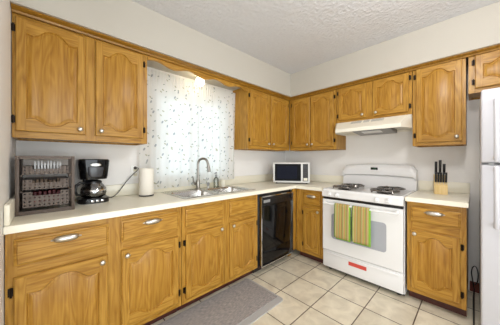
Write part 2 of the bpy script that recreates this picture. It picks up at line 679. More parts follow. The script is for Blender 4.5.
def door_mesh(w, h, arch=0.05, t=0.019, bottom=True):
    sw = 0.045 if w > 0.28 else 0.037
    zt, zb = h - 0.038, 0.038
    b = MB()
    ch = 0.005
    yb, ye, yf = 0.0, -(t - ch), -t
    n = 28

    def top(x):
        u = (x - w / 2) / (w / 2 - sw)
        return zt - arch + bump_curve(u, arch)

    def bot(x):
        if not bottom:
            return zb
        u = (x - w / 2) / (w / 2 - sw)
        return zb + arch * 0.75 - bump_curve(u, arch * 0.75)
    # body sides and chamfer
    O0 = [(0, yb, 0), (w, yb, 0), (w, yb, h), (0, yb, h)]
    O1 = [(0, ye, 0), (w, ye, 0), (w, ye, h), (0, ye, h)]
    O2 = [(ch, yf, ch), (w - ch, yf, ch), (w - ch, yf, h - ch), (ch, yf, h - ch)]
    b.face(O0)
    for i in range(4):
        j = (i + 1) % 4
        mi = 1 if i in (0, 2) else 0
        b.face([O0[i], O0[j], O1[j], O1[i]], mi)
        b.face([O1[i], O1[j], O2[j], O2[i]], mi)
    # stiles
    b.face([(ch, yf, ch), (sw, yf, ch), (sw, yf, h - ch), (ch, yf, h - ch)], 0)
    b.face([(w - sw, yf, ch), (w - ch, yf, ch), (w - ch, yf, h - ch), (w - sw, yf, h - ch)], 0)
    xs = [sw + (w - 2 * sw) * i / n for i in range(n + 1)]
    for x0, x1 in zip(xs, xs[1:]):
        b.face([(x0, yf, top(x0)), (x1, yf, top(x1)), (x1, yf, h - ch), (x0, yf, h - ch)], 1)
        b.face([(x0, yf, ch), (x1, yf, ch), (x1, yf, bot(x1)), (x0, yf, bot(x0))], 1)
    # moulded edge and raised field, ring by ring

    def ring(o, y):
        k = (w - 2 * sw - 2 * o) / (w - 2 * sw)
        R = []
        for x in xs:
            xx = w / 2 + (x - w / 2) * k
            R.append((xx, y, bot(x) + o))
        for i in range(1, 8):
            z0, z1 = bot(xs[-1]) + o, top(xs[-1]) - o
            R.append((w - sw - o, y, z0 + (z1 - z0) * i / 8))
        for x in reversed(xs):
            xx = w / 2 + (x - w / 2) * k
            R.append((xx, y, top(x) - o))
        for i in range(1, 8):
            z0, z1 = bot(xs[0]) + o, top(xs[0]) - o
            R.append((sw + o, y, z1 + (z0 - z1) * i / 8))
        return R
    rings = [ring(0, yf), ring(0.003, yf + 0.004), ring(0.006, yf + 0.0095), ring(0.0095, yf + 0.0095), ring(0.020, yf + 0.0035), ring(0.022, yf + 0.0028)]
    nn = len(rings[0])
    for a, c in zip(rings, rings[1:]):
        for i in range(nn):
            j = (i + 1) % nn
            b.face([a[i], a[j], c[j], c[i]], 2)
    # field as vertical strips
    R = rings[-1]
    m_ = n + 1
    lo = R[:m_]
    hi = list(reversed(R[m_ + 7:m_ + 7 + m_]))
    for i in range(n):
        b.face([lo[i], lo[i + 1], hi[i + 1], hi[i]], 2)
    return b


def drawer_mesh(w, h, t=0.019):
    b = MB()
    R = []
    for o, y in [(0, 0), (0, -0.010), (0.004, -0.0125), (0.010, -0.0135), (0.014, -t), (0.0155, -t)]:
        R.append([(o, y, o), (w - o, y, o), (w - o, y, h - o), (o, y, h - o)])
    b.face(R[0], 0)
    for a, c in zip(R, R[1:]):
        for i in range(4):
            j = (i + 1) % 4
            b.face([a[i], a[j], c[j], c[i]], 0)
    b.face(R[-1], 0)
    return b


KNOB = [(0.0055, 0.0), (0.0055, 0.010), (0.009, 0.013), (0.0145, 0.018), (0.0155, 0.023), (0.013, 0.028), (0.007, 0.031), (0.0, 0.0315)]


def knob(parent, x, z, y):
    return MB().lathe(KNOB, (0, 0, 0), 'y', 16).build('knob', NICKEL, parent, (x, y, z), smooth=60)


def pull(parent, x, z, y, s=1.0):
    """arched oval cup pull with flared ends"""
    b = MB()
    n = 16
    rows = []
    for i in range(n + 1):
        u = -1 + 2 * i / n
        xx = u * 0.055 * s
        wd = 0.006 + 0.014 * math.sqrt(max(0, 1 - (abs(u) ** 2.2)))
        out = 0.003 + 0.022 * math.sqrt(max(0, 1 - abs(u) ** 2.5))
        row = []
        for k in range(13):
            a = PI * k / 12
            row.append((xx, -out * math.sin(a) ** 0.8 if 0 < k < 12 else 0.0, wd * math.cos(a) - 0.002))
        rows.append(row)
    b.grid(rows)
    b.tube([(-0.055 * s, -0.003, -0.002), (-0.066 * s, -0.003, -0.002)], [0.006, 0.003], 8)
    b.tube([(0.055 * s, -0.003, -0.002), (0.066 * s, -0.003, -0.002)], [0.006, 0.003], 8)
    return b.build('pull', NICKEL, parent, (x, y, z), smooth=60)


def hinge(parent, x, z):
    """small exposed butterfly hinge, knuckle beside the door edge"""
    b = MB()
    b.tube([(0, -0.012, -0.024), (0, -0.012, 0.024)], 0.0048, 8)
    b.box(-0.011, 0.011, -0.0065, 0.0015, -0.020, 0.020)
    return b.build('hinge', HINGE, parent, (x, 0, z))


def cabinet(name, label, loc, rz, wdt, depth, z0, z1, doors=(), drawers=(), toe=False, group=None, latches=(), top_panel=True):
    """doors: (x0,x1,z0,z1,hinge side,knob x,knob z,arch); drawers: (x0,x1,z0,z1,has pull)"""
    t = thing(name, label, 'cabinet', loc, rz, group)
    ft = 0.019
    b = MB()
    y1 = -(depth - ft)
    g = 0.0025
    b.box(g, g + 0.016, -0.003, y1, z0, z1, 0)
    b.box(wdt - g - 0.016, wdt - g, -0.003, y1, z0, z1, 0)
    b.box(g + 0.016, wdt - g - 0.016, -0.003, -0.010, z0, z1, 0)
    b.box(g + 0.016, wdt - g - 0.016, -0.010, y1, z0 + 0.012, z0 + 0.028, 1)
    if top_panel:
        b.box(g + 0.016, wdt - g - 0.016, -0.010, y1, z1 - 0.016, z1, 1)
    b.build('cabinet_body', [OV, OD], t, weld=False)
    # face frame
    ops = [(d[0] + 0.012, d[1] - 0.012, d[2] + 0.012, d[3] - 0.012) for d in list(doors) + list(drawers)]
    cols = []
    for o in sorted(ops):
        for c in cols:
            if o[0] < c[1] and o[1] > c[0]:
                c[0], c[1] = min(c[0], o[0]), max(c[1], o[1])
                c[2].append(o)
                break
        else:
            cols.append([o[0], o[1], [o]])
    cols.sort()
    b = MB()
    x = g
    for c in cols:
        b.box(x, c[0], -depth, y1, z0, z1, 0)
        z = z0
        for o in sorted(c[2], key=lambda q: q[2]):
            if o[2] - z > 0.002:
                b.box(c[0], c[1], -depth, y1, z, o[2], 1)
            z = o[3]
        b.box(c[0], c[1], -depth, y1, z, z1, 1)
        x = c[1]
    b.box(x, wdt - g, -depth, y1, z0, z1, 0)
    b.build('face_frame', [OV, OH], t, weld=False)
    if toe:
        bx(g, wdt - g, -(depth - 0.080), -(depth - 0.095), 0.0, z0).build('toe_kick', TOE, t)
    for x0, x1, d0, d1, side, kx, kz, arch in doors:
        d = door_mesh(x1 - x0, d1 - d0, arch).build('door', [OV, OH, OP], t, (x0, -depth - 0.0008, d0), weld=True)
        if kx is not None:
            knob(d, kx - x0, kz - d0, -0.019)
        hx = -0.009 if side == 'L' else (x1 - x0) + 0.009
        hh = d1 - d0
        off = 0.07 if hh > 0.4 else 0.055
        for hz in (off, hh - off):
            hinge(d, hx, hz)
    for x0, x1, d0, d1, hp in drawers:
        d = drawer_mesh(x1 - x0, d1 - d0).build('drawer', OH, t, (x0, -depth - 0.0008, d0))
        if hp:
            pull(d, (x1 - x0) / 2, (d1 - d0) * 0.75, -0.019)
    return t


UZ0, UZ1 = 1.37, 2.139
DZ0, DZ1 = 1.41, 2.095
R9 = -PI / 2


def cab_back(name, label, x0, x1, depth, z0, z1, doors=(), drawers=(), **k):
    sh = lambda L: [tuple([a[0] - x0, a[1] - x0] + list(a[2:])) for a in L]
    ds = [(a[0] - x0, a[1] - x0, a[2], a[3], a[4], None if a[5] is None else a[5] - x0, a[6], a[7]) for a in doors]
    return cabinet(name, label, (x0, 0, 0), 0, x1 - x0, depth, z0, z1, ds, sh(drawers), **k)


def cab_right(name, label, y0, y1, depth, z0, z1, doors=(), drawers=(), **k):
    """y0 is the left end seen from the room; positions given as positive distance from the corner"""
    ds = [(a[0] - y0, a[1] - y0, a[2], a[3], a[4], None if a[5] is None else a[5] - y0, a[6], a[7]) for a in doors]
    dr = [(a[0] - y0, a[1] - y0, a[2], a[3], a[4]) for a in drawers]
    return cabinet(name, label, (0, -y0, 0), R9, y1 - y0, depth, z0, z1, ds, dr, **k)


G_U = 'oak wall cabinets'
G_B = 'oak base cabinets'
cab_back('wall_cabinet', 'big double-door oak wall cabinet left of the window, above the coffee maker', LX + 0.001, -2.297, 0.295, UZ0, UZ1,
         [(-3.047, -2.712, DZ0, DZ1, 'L', -2.745, DZ0 + 0.035, 0.055), (-2.656, -2.335, DZ0, DZ1, 'R', -2.624, DZ0 + 0.035, 0.055)], group=G_U)
cab_back('wall_cabinet', 'oak corner wall cabinet with two doors just right of the window', -1.142, -0.297, 0.295, UZ0, UZ1,
         [(-1.112, -0.764, DZ0, DZ1, 'L', -0.795, DZ0 + 0.035, 0.05), (-0.728, -0.355, DZ0, DZ1, 'R', -0.700, DZ0 + 0.035, 0.05)], group=G_U)
cab_right('wall_cabinet', 'oak wall cabinet with two tall doors above the microwave', 0.300, 1.003, 0.295, UZ0, UZ1,
          [(0.350, 0.640, DZ0, DZ1, 'L', 0.612, DZ0 + 0.035, 0.045), (0.655, 0.972, DZ0, DZ1, 'R', 0.685, DZ0 + 0.035, 0.045)], group=G_U)
cab_right('wall_cabinet', 'short two-door oak wall cabinet directly above the white range hood', 1.003, 1.768, 0.295, 1.685, UZ1,
          [(1.035, 1.350, 1.715, DZ1 + .01, 'L', 1.315, 1.750, 0.05), (1.418, 1.740, 1.715, DZ1 + .01, 'R', 1.452, 1.750, 0.05)], group=G_U)
cab_right('wall_cabinet', 'tall single-door oak wall cabinet above the knife block', 1.768, 2.143, 0.295, UZ0, UZ1,
          [(1.798, 2.118, DZ0 - .01, DZ1 + .015, 'L', 2.085, DZ0 + 0.03, 0.05)], group=G_U)
cab_right('wall_cabinet', 'short oak wall cabinet with two doors directly above the white refrigerator', 2.153, 3.00, 0.295, 1.80, UZ1,
          [(2.195, 2.570, 1.835, DZ1 + .015, 'L', 2.535, 1.87, 0.05), (2.590, 2.965, 1.835, DZ1 + .015, 'R', 2.625, 1.87, 0.05)], group=G_U)

BZ0, BZ1 = 0.088, 0.874
DR0, DR1 = 0.700, 0.836
BD0, BD1 = 0.130, 0.645
cab_back('base_cabinet', 'wide oak base cabinet at the far left, two doors under two drawers with silver pulls', LX + 0.001, -2.140, 0.60, BZ0, BZ1,
         [(-3.032, -2.634, BD0, BD1, 'L', -2.665, BD1 - 0.033, 0.06), (-2.561, -2.172, BD0, BD1, 'R', -2.530, BD1 - 0.033, 0.06)],
         [(-3.032, -2.630, DR0, DR1, True), (-2.561, -2.172, DR0, DR1, True)], toe=True, group=G_B, top_panel=False)
cab_back('base_cabinet', 'oak sink base cabinet with two plain drawer fronts, left of the dishwasher', -2.140, -1.285, 0.60, BZ0, BZ1,
         [(-2.109, -1.744, BD0, BD1, 'L', -1.775, BD1 - 0.03, 0.055), (-1.668, -1.318, BD0, BD1, 'R', -1.638, BD1 - 0.03, 0.055)],
         [(-2.109, -1.743, DR0, DR1, False), (-1.668, -1.318, DR0, DR1, False)], toe=True, group=G_B, top_panel=False)
cab_right('base_cabinet', 'narrow oak base cabinet between the dishwasher corner and the white stove', 0.622, 0.990, 0.60, BZ0, BZ1,
          [(0.732, 0.955, BD0, BD1 + .012, 'L', 0.935, BD1 - 0.02, 0.045)],
          [(0.732, 0.955, DR0 - .01, DR1, True)], toe=True, group=G_B)
cab_right('base_cabinet', 'single oak base cabinet between the white stove and the refrigerator', 1.778, 2.153, 0.60, BZ0, BZ1,
          [(1.810, 2.118, BD0, BD1 - .012, 'R', 1.838, BD1 - 0.04, 0.055)],
          [(1.810, 2.121, DR0 + .006, DR1 - .008, True)], toe=True, group=G_B)
# filler post in the inner corner beside the dishwasher
w = MB()
w.box(-0.670, -0.603, -0.619, -0.600, 0.10, 0.874, bev=0.001)
w.box(-0.670, -0.603, -0.545, -0.530, 0.0, 0.10)
tag(w.build('corner_filler', OV), 'plain oak filler strip in the inside corner right of the dishwasher', 'cabinet filler')

# scalloped valance over the window
w = MB()
def vz(x):
    k = (x + 2.297) / (1.155)
    return 2.074 + 0.017 * math.cos(2 * PI * (x + 2.225) / 0.315)
n = 84
xs = [-2.2965 + (1.1535) * i / n for i in range(n + 1)]
for x0, x1 in zip(xs, xs[1:]):
    for y in (-0.297, -0.278):
        w.face([(x0, y, vz(x0)), (x1, y, vz(x1)), (x1, y, UZ1), (x0, y, UZ1)])
    w.face([(x0, -0.297, vz(x0)), (x1, -0.297, vz(x1)), (x1, -0.278, vz(x1)), (x0, -0.278, vz(x0))])
w.face([(xs[0], -0.297, vz(xs[0])), (xs[0], -0.278, vz(xs[0])), (xs[0], -0.278, UZ1), (xs[0], -0.297, UZ1)])
w.face([(xs[-1], -0.297, vz(xs[-1])), (xs[-1], -0.278, vz(xs[-1])), (xs[-1], -0.278, UZ1), (xs[-1], -0.297, UZ1)])
tag(w.build('wooden_valance', OH), 'scalloped oak valance board bridging the cabinets above the window', 'valance')

# ------------------------------------------------------------------ countertops
CT, CB = 0.914, 0.876


def slab(poly_cells, name, parent, mats):
    """cells (x0,x1,y0,y1) of one flat slab, welded, with an eased top edge"""
    bm = bmesh.new()
    for x0, x1, y0, y1 in poly_cells:
        bm.faces.new([bm.verts.new(p) for p in [(x0, y0, CT), (x1, y0, CT), (x1, y1, CT), (x0, y1, CT)]])
    bmesh.ops.remove_doubles(bm, verts=bm.verts, dist=1e-4)
    ext = bmesh.ops.extrude_face_region(bm, geom=list(bm.faces))
    for v in [e for e in ext['geom'] if isinstance(e, bmesh.types.BMVert)]:
        v.co.z = CB
    bmesh.ops.recalc_face_normals(bm, faces=bm.faces)
    es = [e for e in bm.edges if all(abs(v.co.z - CT) < 1e-5 for v in e.verts) and len(e.link_faces) == 2
          and abs(e.link_faces[0].normal.z - e.link_faces[1].normal.z) > 0.5]
    bmesh.ops.bevel(bm, geom=es, offset=0.005, segments=2, profile=0.5, affect='EDGES')
    b = MB()
    b.bm.free()
    b.bm = bm
    return b.build(name, mats, parent)


HX0, HX1, HY0, HY1 = -2.075, -1.285, -0.530, -0.100
FY = -0.638
xs = [LX + 0.002, HX0, HX1, -0.638, -0.002]
ys = [FY, HY0, HY1, -0.002]
cells = []
for i in range(4):
    for j in range(3):
        if i == 1 and j == 1:
            continue
        cells.append((xs[i], xs[i + 1], ys[j], ys[j + 1]))
cells.append((-0.638, -0.002, -0.998, FY))
ct = thing('countertop', 'long cream laminate L-shaped countertop holding the sink and microwave', 'countertop', (0, 0, 0))
slab(cells, 'worktop', ct, LAMI)
bx(LX + 0.002, -0.002, -0.022, -0.002, CT + .0005, 1.016, bev=0.003).build('backsplash', LAMI, ct)
bx(-0.022, -0.002, -0.998, -0.0225, CT + .0005, 1.016, bev=0.003).build('backsplash', LAMI, ct)
bx(LX + 0.002, LX + 0.022, -0.625, -0.0225, CT + .0005, 1.016, bev=0.003).build('backsplash', LAMI, ct)
c2 = thing('countertop', 'short cream laminate countertop right of the stove, under the knife block', 'countertop', (0, 0, 0))
slab([(-0.638, -0.002, -2.162, -1.774)], 'worktop', c2, LAMI)
bx(-0.022, -0.002, -2.162, -1.774, CT + .0005, 1.016, bev=0.003).build('backsplash', LAMI, c2)

# ------------------------------------------------------------------ sink and tap
sk = thing('kitchen_sink', 'stainless steel double-bowl sink set into the counter under the window', 'sink', (0, 0, CT))
SX0, SX1, SY0, SY1 = -2.100, -1.260, -0.555, -0.065
mid = -1.68
w = MB()
for (ax0, ax1, bx0, bx1) in [(SX0, mid, -2.060, -1.705), (mid, SX1, -1.655, -1.300)]:
    nn = 6
    op = rrect(bx0, bx1, -0.515, -0.165, 0.05, nn)
    outer = []
    for cx, cy in [(ax1, SY1), (ax0, SY1), (ax0, SY0), (ax1, SY0)]:
        outer += [(cx, cy)] * (nn + 1)
    k = len(op)
    cxm, cym = (bx0 + bx1) / 2, -0.34

    def sc_(pts, f, z):
        return [(cxm + (x - cxm) * f, cym + (y - cym) * f, z) for x, y in pts]
    R = [[(x, y, 0.0008) for x, y in outer], [(x, y, 0.004) for x, y in [(cxm + (x - cxm) * 0.985, cym + (y - cym) * 0.985) for x, y in outer]],
         sc_(op, 1.02, 0.004), sc_(op, 1.0, 0.0), sc_(op, 0.985, -0.012), sc_(op, 0.95, -0.140), sc_(op, 0.90, -0.162), sc_(op, 0.80, -0.170), sc_(op, 0.12, -0.174)]
    # the rim meets the other half in the middle: keep that side straight
    for rr in (R[1],):
        for q in range(k):
            if abs(outer[q][0] - mid) < 1e-6:
                rr[q] = (mid, rr[q][1], 0.004)
    for q in range(k):
        if abs(outer[q][0] - mid) < 1e-6:
            R[0][q] = (mid, R[0][q][1], 0.0008)
    for a, c in zip(R, R[1:]):
        for q in range(k):
            p = (q + 1) % k
            w.face([a[q], a[p], c[p], c[q]])
    w.face(R[-1])
w.build('basin', SINKS, sk, smooth=40)
for cx in (-1.8825, -1.4775):
    b = MB()
    b.lathe([(0.0, 0.003), (0.026, 0.003), (0.036, 0.006), (0.042, 0.003), (0.042, 0.0)], (0, 0, 0), 'z', 20)
    b.build('drain', CHROME, sk, (cx, -0.34, -0.1735))

fc = thing('kitchen_faucet', 'tall gooseneck pull-down steel tap behind the double sink', 'faucet', (-1.715, -0.115, CT + 0.0045), 0.0)
b = MB()
b.lathe([(0.030, 0), (0.030, 0.006), (0.024, 0.012), (0.021, 0.016), (0.021, 0.085), (0.017, 0.098), (0.0125, 0.105)], seg=20)
b.build('tap_body', TAPS, fc)
ang = math.radians(-58)          # spout swings toward the right-hand bowl
dx, dy = math.cos(ang), math.sin(ang)
pts = [(0, 0, 0.095), (0, 0, 0.18), (0, 0, 0.270)]
r0 = 0.058
for i in range(1, 15):
    a = PI * i / 15 * 1.05
    d = r0 - r0 * math.cos(a)
    pts.append((dx * d, dy * d, 0.270 + r0 * 1.05 * math.sin(a)))
b = MB().tube(pts, 0.013, 12)
b.build('spout', TAPS, fc)
e = Vector(pts[-1])
b = MB().tube([e + Vector((0, 0, 0.01)), e + Vector((dx * .004, dy * .004, -0.02)), e + Vector((dx * .012, dy * .012, -0.065)), e + Vector((dx * .015, dy * .015, -0.088))], [0.013, 0.0155, 0.018, 0.0195], 14)
b.build('spray_head', TAPS, fc)
b = MB()
b.tube([(-0.015, 0.0, 0.055), (-0.045, -0.004, 0.060)], [0.013, 0.012], 12)
b.tube([(-0.043, -0.004, 0.058), (-0.058, -0.006, 0.085), (-0.064, -0.008, 0.125), (-0.072, -0.008, 0.140)], [0.011, 0.009, 0.008, 0.0075], 10)
b.build('lever_handle', TAPS, fc)

# small things beside the tap
sd_ = thing('soap_bottle', 'clear pump soap bottle standing behind the sink right of the tap', 'soap bottle', (-1.490, -0.130, CT + 0.0045))
b = MB().lathe([(0.0, 0), (0.026, 0), (0.029, 0.004), (0.029, 0.085), (0.024, 0.105), (0.012, 0.115), (0.012, 0.125)], seg=20)
b.build('bottle', CLEAR, sd_)
b = MB()
b.lathe([(0.014, 0.125), (0.014, 0.140), (0.005, 0.142), (0.005, 0.165)], seg=14)
b.tube([(0.008, 0.002, 0.166), (0, 0, 0.168), (-0.02, -0.012, 0.166), (-0.036, -0.022, 0.158)], [0.007, 0.008, 0.006, 0.004], 8)
b.build('pump', GREYP, sd_)
t = thing('sprayer', 'short dark side sprayer in the sink deck beside the tap', 'sprayer', (-1.585, -0.11, CT + 0.0045))
MB().lathe([(0.02, 0), (0.02, 0.006), (0.014, 0.010), (0.013, 0.02)], seg=16).build('base', STEEL, t)
MB().lathe([(0.0, 0.02), (0.013, 0.02), (0.016, 0.035), (0.018, 0.055), (0.013, 0.062), (0.0, 0.063)], seg=16).build('head', GREYP, t)
t = thing('cream_cup', 'small cream cup on the counter at the right end of the curtain', 'cup', (-1.395, -0.140, CT + .0045))
MB().lathe([(0.0, 0.003), (0.027, 0.003), (0.033, 0.078), (0.035, 0.08), (0.036, 0.078), (0.030, 0.0), (0.0, 0.0)], seg=22).build('cup_body', CREAMP, t)

# ------------------------------------------------------------------ curtains, rod, lamp
w = MB().tube([(-2.293, -0.055, 2.068), (-1.146, -0.055, 2.068)], 0.006, 10)
rod = tag(w.build('curtain_rod', WHITEP), 'thin white curtain rod across the top of the window', 'curtain rod')


def curtain(x0, x1, zb0, zb1, label, seed):
    rnd = random.Random(seed)
    b = MB()
    nx, nz = 150, 44
    ph = [rnd.uniform(0, 6.28) for _ in range(5)]
    rows = []
    W = x1 - x0
    for j in range(nz + 1):
        v = j / nz
        row = []
        for i in range(nx + 1):
            u = i / nx
            zb = zb0 + (zb1 - zb0) * u + 0.007 * abs(math.sin(u * W / 0.05 * PI)) - 0.004
            zt = 2.092
            z = zt + (zb - zt) * v
            deep = 0.004 + 0.021 * min(1, v * 1.6)
            y = -0.068 + deep * (0.6 * math.sin(u * W * 62 + ph[0] + 0.8 * math.sin(u * 9 + ph[3]))
                                 + 0.4 * math.sin(u * W * 37 + ph[1] + v * 0.9)) * (0.75 + 0.25 * math.sin(v * 4 + ph[2]))
            y += (0.0065 * math.sin(u * W * 210 + ph[4])) * math.exp(-((z - 2.068) / 0.10) ** 2)
            if abs(z - 2.068) < 0.012:
                y = min(y, -0.064)
            row.append((x0 + W * u - x0, y, z))
        rows.append(row)
    b.grid(rows)
    o = b.build('curtain', SHEER, None, (x0, 0, 0), smooth=80)
    return tag(o, label, 'curtain', 'sheer leaf-print curtains')


curtain(-2.292, -1.751, 0.950, 0.955, 'white leaf-print sheer curtain on the side next to the coffee maker', 3)
curtain(-1.749, -1.150, 0.952, 0.995, 'white leaf-print sheer curtain behind the tap, by the corner cabinet', 11)

t = thing('window_lamp', 'small lit globe lamp fixed under the soffit above the window', 'lamp', (-1.735, -0.190, ZS))
MB().lathe([(0.0, -0.001), (0.055, -0.001), (0.055, -0.012), (0.028, -0.022), (0.022, -0.032), (0.0, -0.032)], seg=24).build('ceiling_plate', WHITEP, t)
MB().lathe([(0.0, -0.030), (0.022, -0.032), (0.040, -0.055), (0.046, -0.078), (0.040, -0.104), (0.022, -0.122), (0.0, -0.128)], seg=24).build('globe', BULB, t, smooth=70)
ld = bpy.data.lights.new('window_lamp_light', 'POINT')
ld.energy = 0.3
ld.color = (1.0, 0.86, 0.62)
ld.shadow_soft_size = 0.05
lo = bpy.data.objects.new('window_lamp_light', ld)
COL.objects.link(lo)
lo.location = (-1.735, -0.20, 1.99)

# ceiling lamp of the kitchen, above and to the right of the camera
t = thing('ceiling_lamp', 'round white dome ceiling lamp in the middle of the kitchen', 'ceiling lamp', (-1.60, -2.20, ZC))
MB().lathe([(0.0, -0.001), (0.19, -0.001), (0.19, -0.025), (0.0, -0.025)], seg=32).build('lamp_base', WHITEP, t)
MB().lathe([(0.175, -0.026), (0.165, -0.055), (0.125, -0.085), (0.06, -0.102), (0.0, -0.106)], seg=32).build('lamp_dome', DOME, t, smooth=70)
ld = bpy.data.lights.new('ceiling_lamp_light', 'POINT')
ld.energy = 36
ld.color = (1.0, 0.985, 0.98)
ld.shadow_soft_size = 0.13
lo = bpy.data.objects.new('ceiling_lamp_light', ld)
COL.objects.link(lo)
lo.location = (-1.60, -2.20, ZC - 0.15)

# ------------------------------------------------------------------ dishwasher
dw = thing('dishwasher', 'black built-in dishwasher with silver edge trim under the counter', 'dishwasher', (-1.280, 0, 0))
W = 0.605
w = MB()
w.box(0.001, W - 0.001, -0.004, -0.585, 0.083, 0.872)
w.build('dishwasher_body', BLACK, dw)
bx(0.001, W, -0.515, -0.530, 0.0, 0.082).build('toe_kick', DKBROWN, dw)
x0, x1 = 0.022, W - 0.004
z0, z1 = 0.082, 0.842
w = MB()
w.box(x0 + .012, x1 - .010, -0.586, -0.622, 0.245, 0.735, bev=0.002)
w.build('door', BLACKG, dw)
w = MB()
w.box(x0 + .012, x1 - .010, -0.586, -0.618, z0 + .012, 0.240, bev=0.002)
w.build('lower_panel', BLACKG, dw)
pn = MB().box(x0 + .012, x1 - .010, -0.586, -0.628, 0.738, z1 - .012, bev=0.003).build('control_panel', BLACK, dw)
w = MB()
w.box(x0, x0 + .011, -0.586, -0.632, z0, z1)
w.box(x1 - .009, x1, -0.586, -0.632, z0, z1)
w.box(x0 + .011, x1 - .009, -0.586, -0.632, z1 - .011, z1)
w.box(x0 + .011, x1 - .009, -0.586, -0.632, z0, z0 + .011)
w.build('edge_trim', CHROME, dw, weld=False)
MB().lathe([(0.027, 0), (0.027, 0.004), (0.019, 0.006), (0.017, 0.020), (0.0, 0.021)], axis='y', seg=20).build('dial', BLACK, pn, (0.545, -0.628, 0.785))
for k in range(5):
    bx(0.255 + k * 0.04, 0.283 + k * 0.04, -0.6275, -0.631, 0.776, 0.790, bev=0.001).build('button', IRON, pn)
bx(0.06, 0.165, -0.6275, -0.6295, 0.770, 0.800).build('maker_plate', GREYP, pn)

# ------------------------------------------------------------------ stove
SY = 1.008
SW = 0.756
st = thing('gas_stove', 'white freestanding gas range with two towels on its oven door', 'stove', (0, -SY, 0), R9)
w = MB()
w.box(0.0, SW, -0.028, -0.600, 0.035, 0.885)
w.build('stove_body', WHITE, st)
w = MB()
for fx in (0.05, SW - 0.05):
    for fy in (-0.08, -0.56):
        w = MB().lathe([(0.018, 0), (0.018, 0.012), (0.010, 0.016), (0.010, 0.036)], (fx, fy, 0), seg=12)
        w.build('foot', BLACK, st)
# cooktop: pan with a raised lip
w = MB()
op = rrect(0.012, SW - 0.012, -0.655, -0.075, 0.02, 4)
R = []
for f, z in [(0.0, 0.886), (0.0, 0.906), (0.004, 0.914), (0.010, 0.916), (0.022, 0.915), (0.034, 0.906), (0.045, 0.905)]:
    R.append([(x, y, z) for x, y in rrect(-0.001 + f, SW + 0.001 - f, -0.668 + f, -0.030 - f, 0.03 - f * 0.3, 5)])
w.face(R[0])
for a, c in zip(R, R[1:]):
    for i in range(len(a)):
        j = (i + 1) % len(a)
        w.face([a[i], a[j], c[j], c[i]])
w.face(R[-1])
w.build('cooktop', WHITE, st)
# backguard: bowed top, leaning console
w = MB()
n = 24
rows = []
prof = [(-0.028, 0.0), (-0.090, 0.0), (-0.092, 0.35), (-0.078, 0.50), (-0.112, 0.56), (-0.114, 0.74), (-0.100, 0.92), (-0.075, 0.985), (-0.055, 1.0), (-0.028, 1.0)]
for i in range(n + 1):
    u = i / n
    c = abs(2 * u - 1)
    top = 1.188 - 0.022 * c ** 2 - (0.045 * max(0, (c - 0.90) / 0.10) ** 2.2)
    x = -0.006 + (SW + 0.012) * u
    rows.append([(x, y, 0.906 + (top - 0.906) * k) for y, k in prof])
w.grid(rows)
for r in (rows[0], rows[-1]):
    w.face(r)
bg = w.build('backguard', WHITE, st, smooth=50)
cl = bx(0.330, 0.405, -0.1135, -0.117, 1.118, 1.146, bev=0.001).build('clock_display', LCD, bg)
w = MB()
def seg7(mb, x, z, code, s=0.0075):
    SEG = {'a': (0, 2, 1, 2), 'b': (1, 1, 1, 2), 'c': (1, 0, 1, 1), 'd': (0, 0, 1, 0), 'e': (0, 0, 0, 1), 'f': (0, 1, 0, 2), 'g': (0, 1, 1, 1)}
    for ch in code:
        a = SEG[ch]
        t_ = 0.0009
        mb.box(x + a[0] * s - t_, x + a[2] * s + t_, -0.1168, -0.1174, z + a[1] * s - t_, z + a[3] * s + t_)
for i, code in enumerate(['bc', 'abged', 'afedcb']):
    seg7(w, 0.348 + i * 0.015, 1.1245, code)
w.build('clock_digits', DIGIT, bg, weld=False)
for k in range(4):
    bx(0.325 + k * 0.023, 0.341 + k * 0.023, -0.1115, -0.1155, 1.093, 1.104, bev=0.001).build('button', WHITEP, bg)
# control strip with knobs
w = MB()
w.prism([(-0.600, 0.828), (-0.655, 0.828), (-0.662, 0.834), (-0.662, 0.886), (-0.600, 0.886)], 0.0, SW, 'x')
cs = w.build('control_strip', WHITE, st)
for kx in (0.085, 0.165, 0.545, 0.645):
    b = MB().lathe([(0.022, 0), (0.022, 0.004), (0.018, 0.008), (0.016, 0.020), (0.0, 0.021)], axis='y', seg=20)
    b.box(-0.003, 0.003, -0.020, -0.028, -0.015, 0.015, bev=0.001)
    b.build('knob', WHITE, cs, (kx, -0.662, 0.860))
bx(0.005, SW - 0.005, -0.600, -0.645, 0.803, 0.8275).build('vent_gap', BLACK, st)
# oven door: frame around a grey window
DX0, DX1, DZ_0, DZ_1 = 0.003, SW - 0.003, 0.243, 0.800
w = MB()
yf = -0.660
op = rrect(0.105, 0.628, 0.380, 0.655, 0.03, 6)
outer = []
for cx, cz in [(DX1, DZ_1), (DX0, DZ_1), (DX0, DZ_0), (DX1, DZ_0)]:
    outer += [(cx, cz)] * 7
R = [[(x, -0.601, z) for x, z in outer], [(x, yf + 0.006, z) for x, z in outer]]
cxm, czm = (DX0 + DX1) / 2, (DZ_0 + DZ_1) / 2
R.append([(x - math.copysign(0.005, x - cxm), yf, z - math.copysign(0.005, z - czm)) for x, z in outer])
R.append([(x, yf, z) for x, z in op])
R.append([(x, yf + 0.004, z) for x, z in op])
w.face(R[0])
for a, c in zip(R, R[1:]):
    for i in range(len(a)):
        j = (i + 1) % len(a)
        w.face([a[i], a[j], c[j], c[i]])
w.face(R[-1])
od = w.build('oven_door', WHITE, st)
w = MB()
w.prism(rrect(0.107, 0.626, 0.382, 0.653, 0.028, 6), yf + 0.0035, yf + 0.001, 'y')
w.build('oven_window', GREYW, od)
w = MB()
hp = []
for i in range(13):
    u = -1 + 2 * i / 12
    hp.append((SW / 2 + u * (SW / 2 - 0.035), -0.705 + 0.004 * u * u, 0.764))
w.tube(hp, 0.0125, 12)
